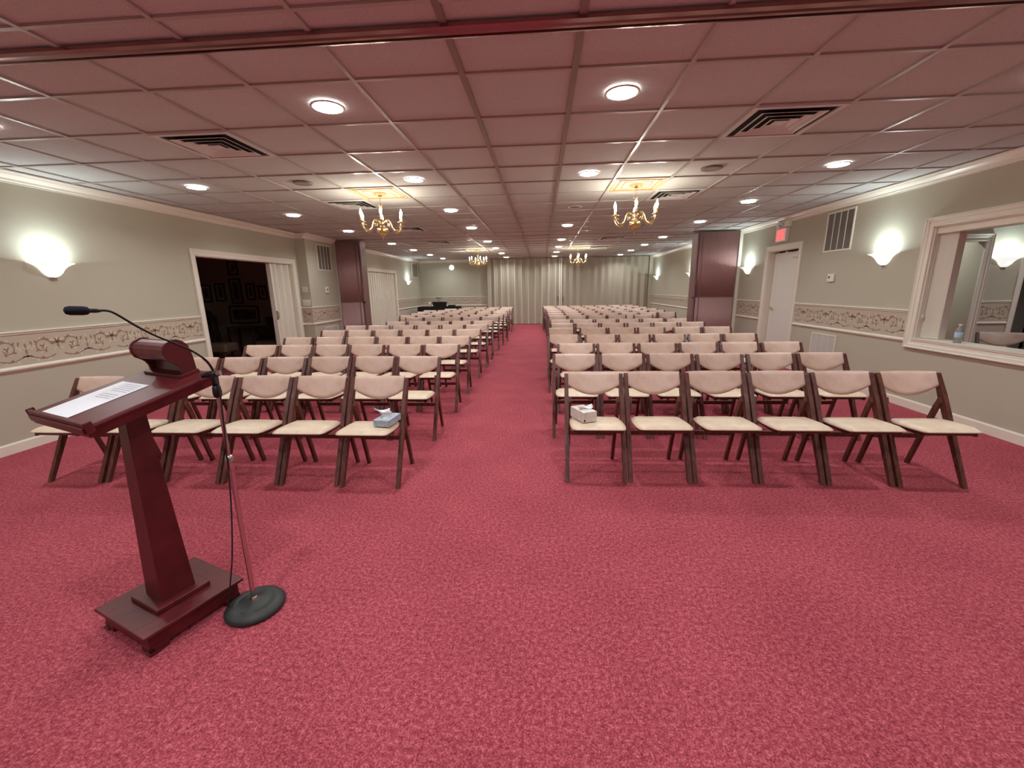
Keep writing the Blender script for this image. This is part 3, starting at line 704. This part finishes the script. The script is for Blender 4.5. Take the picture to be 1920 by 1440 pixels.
def make_chair():
    t = empty('folding_chair', (0, 0, 0))
    superseat().build('seat', 'vinyl_seat', t)
    backrest().build('backrest', 'vinyl_back', t)
    for s in (-1, 1):
        xo, xi = s*.2325, s*.202
        mb = MB(); bar(mb, xo, xi, (0, 0), PT, .028, .036); 
        # widen towards the joint
        d = Vector(PT).normalized()
        j0, j1, j2 = Vector(PT)*.28, Vector(PT)*.74, Vector(PT)
        mb = MB(); n = Vector((-d.y, d.x)); c = [(0, .026), (.30, .036), (.66, .050), (.80, .050), (.97, .034), (1.0, .026)]
        A = [(d.x*L_*.857-n.x*w_/2, d.y*L_*.857-n.y*w_/2) for L_, w_ in c]; B = [(d.x*L_*.857+n.x*w_/2, d.y*L_*.857+n.y*w_/2) for L_, w_ in c]
        A[0] = (-.014, 0); B[0] = (.014, 0)
        A[0], B[0] = ((.015, 0), (-.015, 0)) if n.x < 0 else ((-.015, 0), (.015, 0))
        mb.prism(A+B[::-1], lambda a, dd: (dd, a[0], a[1]), xo, xi); mb.build('front_leg', 'wood_chair', t, bevel=.004)
        mb = MB(); jy, jz = PT[0]*.745, PT[1]*.745
        mb.prism([(.437, 0), (.466, 0), (jy+.036, jz-.05), (jy+.005, jz+.03), (jy-.012, jz-.01)], lambda a, dd: (dd, a[0], a[1]), s*.2015, s*.177); mb.build('rear_leg', 'wood_chair', t, bevel=.004)
    mb = MB()
    mb.box((-.178, -.045, .412), (.178, -.020, .434)); mb.box((-.178, .225, .400), (.178, .248, .425))
    for s in (-1, 1): mb.box((s*.178, -.045, .405), (s*.160, .248, .430))
    mb.build('seat_frame', 'wood_dark', t)
    mb = MB(); mb.box((-.18, .345, .255), (.18, .360, .290)); mb.build('stretcher', 'wood_chair', t)
    return t
LROWS = [
 (3.20, [-1.055, -1.543, -2.024, -2.505, -2.986, -3.467, -3.95]), (4.21, [-1.044, -1.51, -1.977, -2.46, -2.94, -3.42, -3.90]),
 (5.18, [-1.029, -1.481, -1.981, -2.464, -2.934, -3.41, -3.883]), (6.07, [-1.042, -1.501, -1.976, -2.45, -2.934, -3.425, -3.89]),
 (7.13, [-1.035, -1.496, -1.968, -2.448, -2.93, -3.407, -3.87]), (8.06, [-1.03, -1.489, -1.966, -2.453, -2.945, -3.434, -3.887]),
 (9.02, [-1.046, -1.502, -1.971, -2.447, -2.933, -3.413]), (10.32, [-1.03, -1.492, -1.969, -2.449, -2.925, -3.399]),
 (11.16, [-1.003, -1.462, -1.939, -2.408, -2.885, -3.361, -3.832]), (12.05, [-.965, -1.418, -1.891, -2.366, -2.839, -3.332, -3.82]),
 (12.90, [-1.05, -1.517, -1.99, -2.463, -2.943, -3.417, -3.89]), (13.75, [-1.037, -1.49, -1.971, -2.465, -2.974, -3.447, -3.91]),
 (14.62, [-1.0, -1.477, -1.947, -2.426, -2.931, -3.415]), (15.42, [-1.05, -1.497, -1.978, -2.45, -2.93])]
RROWS = [
 (3.35, [.176, .653, 1.132, 1.612, 2.09, 2.565, 3.045]), (4.32, [.104, .571, 1.058, 1.533, 2.033, 2.52, 3.0]),
 (5.17, [.187, .657, 1.149, 1.638, 2.12, 2.596, 3.07]), (6.13, [.09, .551, None, .616, 1.085, 1.571, 2.059, 2.544, 3.02]),
 (7.17, [.100, .55, None, .63, 1.099, 1.588, 2.058, None, 2.16, 2.642, 3.12]), (8.12, [.165, .622, 1.105, 1.588, 2.079, 2.572, 3.056]),
 (9.07, [.17, .629, 1.114, 1.596, 2.081, 2.577, 3.053]), (10.35, [.16, .618, 1.093, 1.572, 2.032, None, 2.186, 2.653]),
 (11.27, [.145, .601, 1.08, 1.555, 2.034, 2.52, 3.005, 3.469]), (12.28, [.14, .602, 1.084, 1.559, 2.033, 2.52, 3.004, 3.468]),
 (13.2, [.12, .597, 1.085, 1.579, 2.074, 2.558, 3.045, 3.509]), (14.12, [.09, .556, 1.033, 1.516, 1.997, 2.475, 2.968, 3.447]),
 (14.97, [.045, .508, .995, 1.471, 1.949, 2.425, 2.908, 3.367]), (15.85, [.02, .483, .972, 1.453, 1.939, 2.416, 2.892, 3.362])]
ch0 = make_chair(); CK = list(ch0.children); first = True
SEATS = {}
def put_chair(x, y, rz, label, group):
    global first
    if first: t = ch0; first = False
    else:
        t = ch0.copy(); COL.objects.link(t)
        for k in CK: c = k.copy(); COL.objects.link(c); c.parent = t
    t.location = (x, y, 0); t.rotation_euler = (0, 0, rz); tag(t, label, 'chair', group)
    return t
for side, rows in (('left', LROWS), ('right', RROWS)):
    for r, (ytop, b) in enumerate(rows):
        y = ytop - .385 - .0; cs = [(p+q)/2 for p, q in zip(b, b[1:]) if p is not None and q is not None]
        n = len(cs)
        for k in range(n-2, -1, -1):
            if abs(cs[k]-cs[k+1]) < .470: cs[k] = cs[k+1]+(.470 if side == 'left' else -.470)
        for k, x in enumerate(cs):
            bow = .03*math.sin(PI*(k+.5)/n) if r == 0 else 0
            j = random.uniform(-.012, .012) if r else 0; rz = random.uniform(-.012, .012) if r else 0
            where = 'aisle seat' if k == 0 else ('wall end seat' if k == n-1 else '%s seat from the aisle' % ORD[k])
            row = 'front row' if r == 0 else ('last row' if r == len(rows)-1 else '%s row' % ORD[r])
            put_chair(x, y+bow+j, rz, 'cream vinyl folding chair, %s, %s of the %s block' % (where, row, side), 'cream folding chairs of the %s block' % side)
put_chair(5.86, 5.62, -.5, 'cream folding chair standing alone in the room behind the right window', 'cream folding chair in the side room')

# ------------------------------------------------------------------ tissue boxes
def tissue_box(x, y, z, rz, l, d, h, m, label, tall):
    t = empty('tissue_box', (x, y, z), rz); tag(t, label, 'tissue box')
    mb = MB(); mb.box((-l/2, -d/2, 0), (l/2, d/2, h)); mb.build('carton', m, t, bevel=.003)
    mb = MB(); mb.lathe([(0, 0), (1, 0), (1, .0012), (0, .0012)], (0, 0, h), 20, sx=.028 if l < d else .055, sy=.06 if l < d else .03); mb.build('opening', 'paper', t)
    mb = MB(); n = 14; rings = []
    for k in range(6):
        f_ = k/5; zz = h+.001+tall[2]*f_; ring = []
        for i in range(n):
            a = 2*PI*i/n; rr = (.018+.034*f_)*(1+.25*math.sin(a*3+k)); ring.append((tall[0]*f_*f_+rr*math.cos(a)*1.25, tall[1]*f_*f_+rr*math.sin(a)*.5+.006*math.sin(i*2.3+k), zz+.012*math.sin(a*2+1)*f_))
        rings.append(ring)
    rings.append([(p[0]*.5+tall[0]*.5, p[1]*.5+tall[1]*.5, p[2]-.012) for p in rings[-1]])
    mb.loft(rings, 0, True); mb.build('tissue', 'tissue', t)
    return t
tissue_box(-1.165, 2.945, .474, .25, .125, .20, .05, 'tissue_blue', 'low blue marbled tissue box on the left aisle front row chair', (-.03, -.01, .055)).rotation_euler = (0, 0, -.12)
tb = tissue_box(.315, 3.08, .474, 0, .115, .20, .078, 'tissue_cream', 'cream tissue box on the right aisle front row chair', (.02, -.005, .016))
tb.rotation_euler = (0, 0, .42)
mb = MB(); mb.lathe([(0, 0), (.008, 0), (.008, .001), (0, .001)], seg=14); mb.v = [(-.045+v[0], -.1002-v[2], .016+v[1]) for v in mb.v]; mb.build('logo_mark', 'logo_blue', tb)

# ------------------------------------------------------------------ lectern
TH = -.369
lec = empty('lectern', (-1.709, 1.555, 0), TH); tag(lec, 'dark red wooden lectern with slanted desk on a tapered pillar', 'lectern')
mb = MB()
for sx in (-1, 1):
    for sy_ in (-1, 1):
        a0, a1 = sx*.185, sx*.115; b0, b1 = sy_*.185, sy_*.115
        mb.box((a0, b0, 0), (a1, sy_*.168, .03)); mb.box((a0, b0, 0), (sx*.168, b1, .03))
        mb.box((a0+sx*.006, b0+sy_*.006, 0), (sx*.15, sy_*.15, .012))
mb.box((-.183, -.183, .022), (.183, .183, .092)); lb = mb.build('base', 'wood_lectern', lec, bevel=.003)
mb = MB(); mb.box((-.203, -.203, .090), (.203, .203, .105)); mb.build('base_top', 'wood_lectern', lec, bevel=.004)
mb = MB(); mb.box((-.108, -.108, .105), (.108, .108, .128)); mb.build('plinth', 'wood_lectern', lec, bevel=.004)
zt = .985
mb = MB(); mb.loft([[(-a, -a, z), (a, -a, z), (a, a, z), (-a, a, z)] for a, z in ((.067, .127), (.036, zt))], 0, False); mb.build('pillar', 'wood_lectern', lec, bevel=.003)
# desk in slanted frame: local y from -.23 to .23, z plane 1.008 -> 1.121
SA = math.atan2(.113, .46)
def desk_T(v): return Vector((v.x, v.y*math.cos(SA)-v.z*math.sin(SA), 1.0645+v.y*math.sin(SA)+v.z*math.cos(SA)))
mb = MB(); mb.prism([(-.232, -.012), (-.228, 0), (.228, 0), (.232, -.012), (.226, -.020), (.220, -.024), (.218, -.052), (-.218, -.052), (-.220, -.024), (-.226, -.020)], lambda p, d: desk_T(Vector((p[0], d, p[1]))), -.217, .232)
mb.box((-.210, -.205, -.056), (.210, .215, -.026), T=desk_T); mb.build('desk', 'wood_lectern', lec, bevel=.003)
mb = MB(); mb.box((-.228, -.230, -.046), (.228, -.216, .010), T=desk_T); mb.box((-.220, -.237, -.03), (.220, -.229, -.006), T=desk_T)
for s in (-1, 1): mb.box((s*.2275, -.232, -.03), (s*.236, -.206, .014), T=desk_T)
mb.build('lip', 'wood_lectern', lec, bevel=.003)
# lamp hood
SPf = lambda p, d: (d, p[0], p[1])
mb = MB(); mb.box((-.156, .145, -.001), (.136, .224, .014), T=desk_T); mb.build('hood_base', 'wood_lectern', lec, bevel=.002)
prof = [(.154, 1.118), (.150, 1.142), (.140, 1.160), (.126, 1.172), (.106, 1.184), (.095, 1.205), (.094, 1.226), (.102, 1.244), (.116, 1.256), (.134, 1.266), (.156, 1.266), (.176, 1.257), (.192, 1.240), (.200, 1.215), (.206, 1.180), (.212, 1.118)]
for x0, x1 in ((-.132, -.120), (.114, .126)):
    mb = MB(); mb.prism(prof, SPf, x0, x1); mb.build('hood_end', 'wood_lectern', lec, bevel=.002)
pr2 = [(.124, 1.176), (.108, 1.188), (.099, 1.206), (.098, 1.226), (.106, 1.243), (.120, 1.253), (.136, 1.261), (.156, 1.261), (.174, 1.253), (.188, 1.238), (.196, 1.213), (.203, 1.12), (.199, 1.12), (.191, 1.21), (.184, 1.234), (.171, 1.248), (.156, 1.256), (.136, 1.256), (.123, 1.249), (.112, 1.238), (.104, 1.225), (.105, 1.209), (.113, 1.193), (.127, 1.182)]
mb = MB(); mb.prism(pr2, SPf, -.121, .115, smooth=False); mb.build('hood', 'wood_lectern', lec)
mb = MB(); mb.box((-.121, .176, 1.11), (.115, .182, 1.235)); mb.build('hood_back', 'wood_dark', lec)
# paper on the desk
ppr = empty('paper_sheet', (-1.709, 1.555, 0), TH); tag(ppr, 'white printed sheet of paper lying on the lectern desk', 'paper')
mb = MB(); mb.box((-.166, -.208, .0012), (.048, .064, .0022), T=desk_T); mb.build('sheet', 'paper', ppr)
mb = MB(); rr = random.Random(3)
for k in range(9):
    y = .045-k*.014; x0 = -.11+rr.uniform(0, .02); x = x0
    if k in (5,): continue
    while x < .02:
        ww = rr.uniform(.006, .02); mb.box((x, y, .0022), (min(x+ww, .03), y+.004, .0026), T=desk_T); x += ww+.004
mb.build('printed_text', 'ink', ppr)

# ------------------------------------------------------------------ microphone stand, microphone, cable
ms = empty('microphone_stand', (-1.35, 1.60, 0)); tag(ms, 'chrome microphone stand on a round black iron base beside lectern', 'microphone stand')
mb = MB(); mb.lathe([(0, .0), (.118, .0), (.126, .006), (.127, .016), (.118, .028), (.098, .038), (.082, .041), (.078, .038), (.060, .040), (.056, .043), (.030, .045), (.026, .050), (0, .050)], seg=48); mb.build('base', 'cast_iron', ms)
mb = MB(); mb.lathe([(.018, .046), (.018, .056), (.013, .060), (.013, .066), (0, .066)], seg=18); mb.build('collar', 'chrome', ms)
mb = MB(); mb.tube([(0, 0, .05), (0, 0, .74)], .0105, 14); mb.build('lower_tube', 'chrome', ms)
mb = MB(); mb.lathe([(.0105, .70), (.017, .705), (.018, .735), (.016, .76), (.012, .77), (.0, .77)], seg=18); mb.build('clutch', 'chrome', ms)
mb = MB(); mb.tube([(0, 0, .74), (0, 0, 1.06)], .008, 12); mb.build('upper_tube', 'chrome', ms)
mb = MB(); mb.lathe([(0, 1.03), (.014, 1.03), (.017, 1.05), (.015, 1.075), (.011, 1.08), (0, 1.08)], seg=16); mb.lathe([(0, 1.08), (.013, 1.08), (.013, 1.13), (.009, 1.14), (0, 1.14)], seg=16)
mb.tube([(-.045, -.01, 1.122), (-.012, -.002, 1.128), (.012, .004, 1.128)], [.010, .014, .014], 10); mb.build('clamp', 'black_plastic', ms)
mb = MB(); mb.tube([(.012, .0, 1.13), (.026, .004, 1.132)], .011, 12); mb.build('clamp_knob', 'chrome', ms)
mc = empty('gooseneck_microphone', (-1.35, 1.60, 0)); tag(mc, 'black gooseneck microphone with foam tip arching over the lectern', 'microphone')
gp = [(0, 0, 1.118), (-.002, -.002, 1.150), (-.009, -.020, 1.190), (-.024, -.058, 1.232), (-.045, -.105, 1.268), (-.062, -.165, 1.306), (-.075, -.215, 1.345), (-.088, -.262, 1.388), (-.094, -.285, 1.402), (-.102, -.316, 1.404)]
def smooth_path(P, n=6):
    P = [Vector(p) for p in P]; out = []
    for i in range(len(P)-1):
        p0, p1, p2, p3 = P[max(i-1, 0)], P[i], P[i+1], P[min(i+2, len(P)-1)]
        for k in range(n):
            t = k/n; out.append(.5*((2*p1)+(-p0+p2)*t+(2*p0-5*p1+4*p2-p3)*t*t+(-p0+3*p1-3*p2+p3)*t**3))
    out.append(P[-1]); return out
mb = MB(); sp_ = smooth_path(gp); mb.tube(sp_, [.0048 if i < len(sp_)*.25 else .0038 for i in range(len(sp_))], 8); mb.build('gooseneck', 'black_plastic', mc)
dv_ = (Vector(gp[-1])-Vector(gp[-2])).normalized(); e0 = Vector(gp[-1])
mb = MB(); mb.tube([e0-dv_*.012, e0, e0+dv_*.020, e0+dv_*.024], [.0045, .0070, .0070, .0055], 10); mb.build('capsule', 'black_plastic', mc)
mb = MB(); mb.tube([e0+dv_*.018, e0+dv_*.022, e0+dv_*.034, e0+dv_*.064, e0+dv_*.074, e0+dv_*.078], [.008, .0125, .0145, .0145, .0115, .005], 14); mb.build('foam_windscreen', 'foam_black', mc)
mb = MB(); cpth = smooth_path([(-1.337, 1.592, 1.10), (-1.327, 1.585, 1.075), (-1.326, 1.582, 1.0), (-1.338, 1.578, .8), (-1.356, 1.572, .55), (-1.392, 1.568, .30), (-1.424, 1.562, .15), (-1.444, 1.556, .05), (-1.452, 1.566, .010), (-1.462, 1.60, .004), (-1.47, 1.63, .004)])
mb.tube([(-1.340, 1.595, 1.118), (-1.334, 1.590, 1.09)], [.008, .007], 8); mb.tube(cpth, .0032, 6); o = mb.build('microphone_cable', 'black_rubber'); tag(o, 'thin black cable hanging down beside the microphone stand', 'cable')

# ------------------------------------------------------------------ bottle on the window sill
t = empty('water_bottle', (XR+.06, 4.70, .812)); tag(t, 'small clear water bottle standing on the right window sill', 'bottle')
mb = MB(); mb.lathe([(0, 0), (.030, 0), (.033, .01), (.033, .05), (.031, .055), (.033, .06), (.033, .125), (.028, .145), (.014, .165), (.0125, .18), (0, .18)], seg=20); mb.build('body', 'clear_plastic', t)
mb = MB(); mb.lathe([(.0335, .06), (.0335, .115), (.0325, .115), (.0325, .06)], seg=20); mb.build('label', 'label_blue', t)
mb = MB(); mb.lathe([(0, .178), (.0145, .178), (.0145, .195), (0, .195)], seg=14); mb.build('cap', 'white_plastic', t)

# ------------------------------------------------------------------ far table with equipment
tb = empty('draped_table', (-3.92, 16.1, 0)); tag(tb, 'black cloth covered table in the far left corner', 'table')
mb = MB(); rs = []
for z, e in ((.0, .03), (.3, .02), (.6, .01), (.785, 0), (.80, 0)):
    ring = []; a, b = .76+e, .38+e
    for i in range(48):
        u = i/48*4; k = int(u); f_ = u-k; p = [(-a+2*a*f_, -b), (a, -b+2*b*f_), (a-2*a*f_, b), (-a, b-2*b*f_)][k]; wv = 1+(.02*math.sin(i*2.1)*(1-z/.8)); ring.append((p[0]*wv, p[1]*wv, z))
    rs.append(ring)
mb.loft(rs, 0, False); mb.build('tablecloth', 'black_cloth', tb)
t = empty('mixer_case', (-3.88, 15.98, .801)); tag(t, 'black flared equipment case standing on the far draped table', 'equipment case')
mb = MB(); mb.loft([[(-.22, -.12, 0), (.22, -.12, 0), (.22, .12, 0), (-.22, .12, 0)], [(-.27, -.13, .18), (.27, -.13, .18), (.27, .13, .18), (-.27, .13, .18)]], 0, False); mb.build('case', 'black_plastic', t, bevel=.008)
mb = MB(); mb.box((-.19, -.128, .02), (-.15, -.124, .03)); mb.build('indicator', 'chrome', t)
t = empty('music_lamp', (-3.90, 16.08, .981)); tag(t, 'small black folding lamp on the far equipment case', 'lamp')
mb = MB(); mb.tube([(.03, 0, 0), (-.02, 0, .05), (-.07, 0, .10)], .008, 8); mb.build('arm', 'black_plastic', t)
mb = MB(); mb.box((-.14, -.03, .125), (.0, .03, .150)); mb.box((.01, -.03, .13), (.09, .03, .150)); mb.tube([(-.07, 0, .10), (-.03, 0, .135)], .008, 8); mb.build('head', 'black_plastic', t)
mb = MB(); mb.lathe([(0, 0), (.045, 0), (.05, .01), (.05, .14), (.042, .165), (.03, .17), (0, .17)], seg=18); o = mb.build('white_canister', 'white_plastic', loc=(-4.28, 16.0, .801)); tag(o, 'white canister on the far draped table beside the equipment case', 'canister')
mb = MB(); mb.box((-.13, -.10, 0), (.13, .10, .045)); mb.box((-.12, -.09, .045), (.12, .09, .055)); o = mb.build('flat_case', 'black_plastic', loc=(-3.42, 15.98, .801)); tag(o, 'low flat black case at the right end of the far table', 'case')

# ------------------------------------------------------------------ dark lounge: framed pictures and chairs
for k, (x0, x1, z0, z1, lab) in enumerate([(-7.216, -6.978, 1.845, 2.155, 'topmost small framed picture in the dark lounge'), (-7.238, -6.957, 1.196, 1.766, 'tall framed document at the centre of the dark lounge wall'),
    (-7.614, -7.36, 1.255, 1.665, 'framed picture just left of the tall framed document'), (-7.974, -7.706, 1.235, 1.64, 'leftmost framed picture on the dark lounge wall'),
    (-6.851, -6.634, 1.28, 1.65, 'framed picture just right of the tall framed document'), (-6.562, -6.353, 1.29, 1.60, 'rightmost framed picture on the dark lounge wall'),
    (-7.344, -6.62, .74, 1.15, 'wide framed picture below the tall framed document')]):
    t = empty('framed_picture', ((x0+x1)/2, 9.5, (z0+z1)/2)); tag(t, lab, 'picture', 'framed pictures in the dark lounge')
    a, b = (x1-x0)/2, (z1-z0)/2; f = .028
    mb = MB(); rect_frame(mb, (-a, -b), (a, b), f, 0, .025, lambda u, v, d: (u, -d, v)); mb.build('frame', 'picture_frame', t)
    mb = MB(); mb.box((-a+f, -.002, -b+f), (a-f, -.010, b-f)); mb.build('mat_board', 'mat_board', t)
    mb = MB(); i_ = .055 if a < .2 else .06; mb.box((-a+f+i_*.9, -.010, -b+f+i_), (a-f-i_*.9, -.012, b-f-i_)); mb.build('print', 'picture_dark', t)
def armchair(x, y, rz, label):
    t = empty('wing_armchair', (x, y, 0), rz); tag(t, label, 'armchair', 'armchairs in the dark lounge')
    mb = MB(); mb.box((-.32, -.32, .22), (.32, .28, .42)); mb.build('seat', 'tan_fabric', t, bevel=.04)
    mb = MB(); rs = []
    for z, a in ((.30, .30), (.7, .32), (.92, .30), (1.03, .22), (1.08, .10)):
        yy = .26+.10*(z-.3); rs.append([(-a, yy, z), (a, yy, z), (a, yy+.13, z), (-a, yy+.13, z)])
    mb.loft(rs, 0, True); mb.build('backrest', 'dark_fabric', t, bevel=.02)
    for s in (-1, 1):
        mb = MB(); mb.box((s*.32, -.30, .22), (s*.40, .32, .60)); mb.box((s*.30, .05, .58), (s*.38, .34, .92)); mb.build('armrest', 'dark_fabric', t, bevel=.03)
        for yy in (-.28, .26):
            mb = MB(); mb.lathe([(0, 0), (.015, 0), (.026, .22), (0, .22)], (s*.30, yy, 0), 10); mb.build('leg', 'wood_dark', t)
    return t
armchair(-7.75, 8.85, .35, 'wing armchair on the left inside the dark lounge')
armchair(-5.80, 8.8, -.3, 'wing armchair on the right inside the dark lounge')
t = empty('console_table', (-6.80, 9.25, 0)); tag(t, 'small dark console table under the wide picture in lounge', 'table')
mb = MB(); mb.box((-.36, -.2, .66), (.36, .2, .69)); mb.build('tabletop', 'wood_dark', t)
for sx in (-.33, .33):
    for sy_ in (-.17, .17):
        mb = MB(); mb.box((sx-.02, sy_-.02, 0), (sx+.02, sy_+.02, .66)); mb.build('leg', 'wood_dark', t)
t = empty('footstool', (-6.75, 8.3, 0)); tag(t, 'low tan upholstered footstool between the lounge armchairs', 'footstool')
mb = MB(); mb.box((-.26, -.2, .24), (.26, .2, .42)); mb.build('cushion', 'tan_fabric', t, bevel=.04)
for sx in (-.2, .2):
    for sy_ in (-.15, .15):
        mb = MB(); mb.lathe([(0, 0), (.014, 0), (.022, .24), (0, .24)], (sx, sy_, 0), 8); mb.build('leg', 'wood_dark', t)
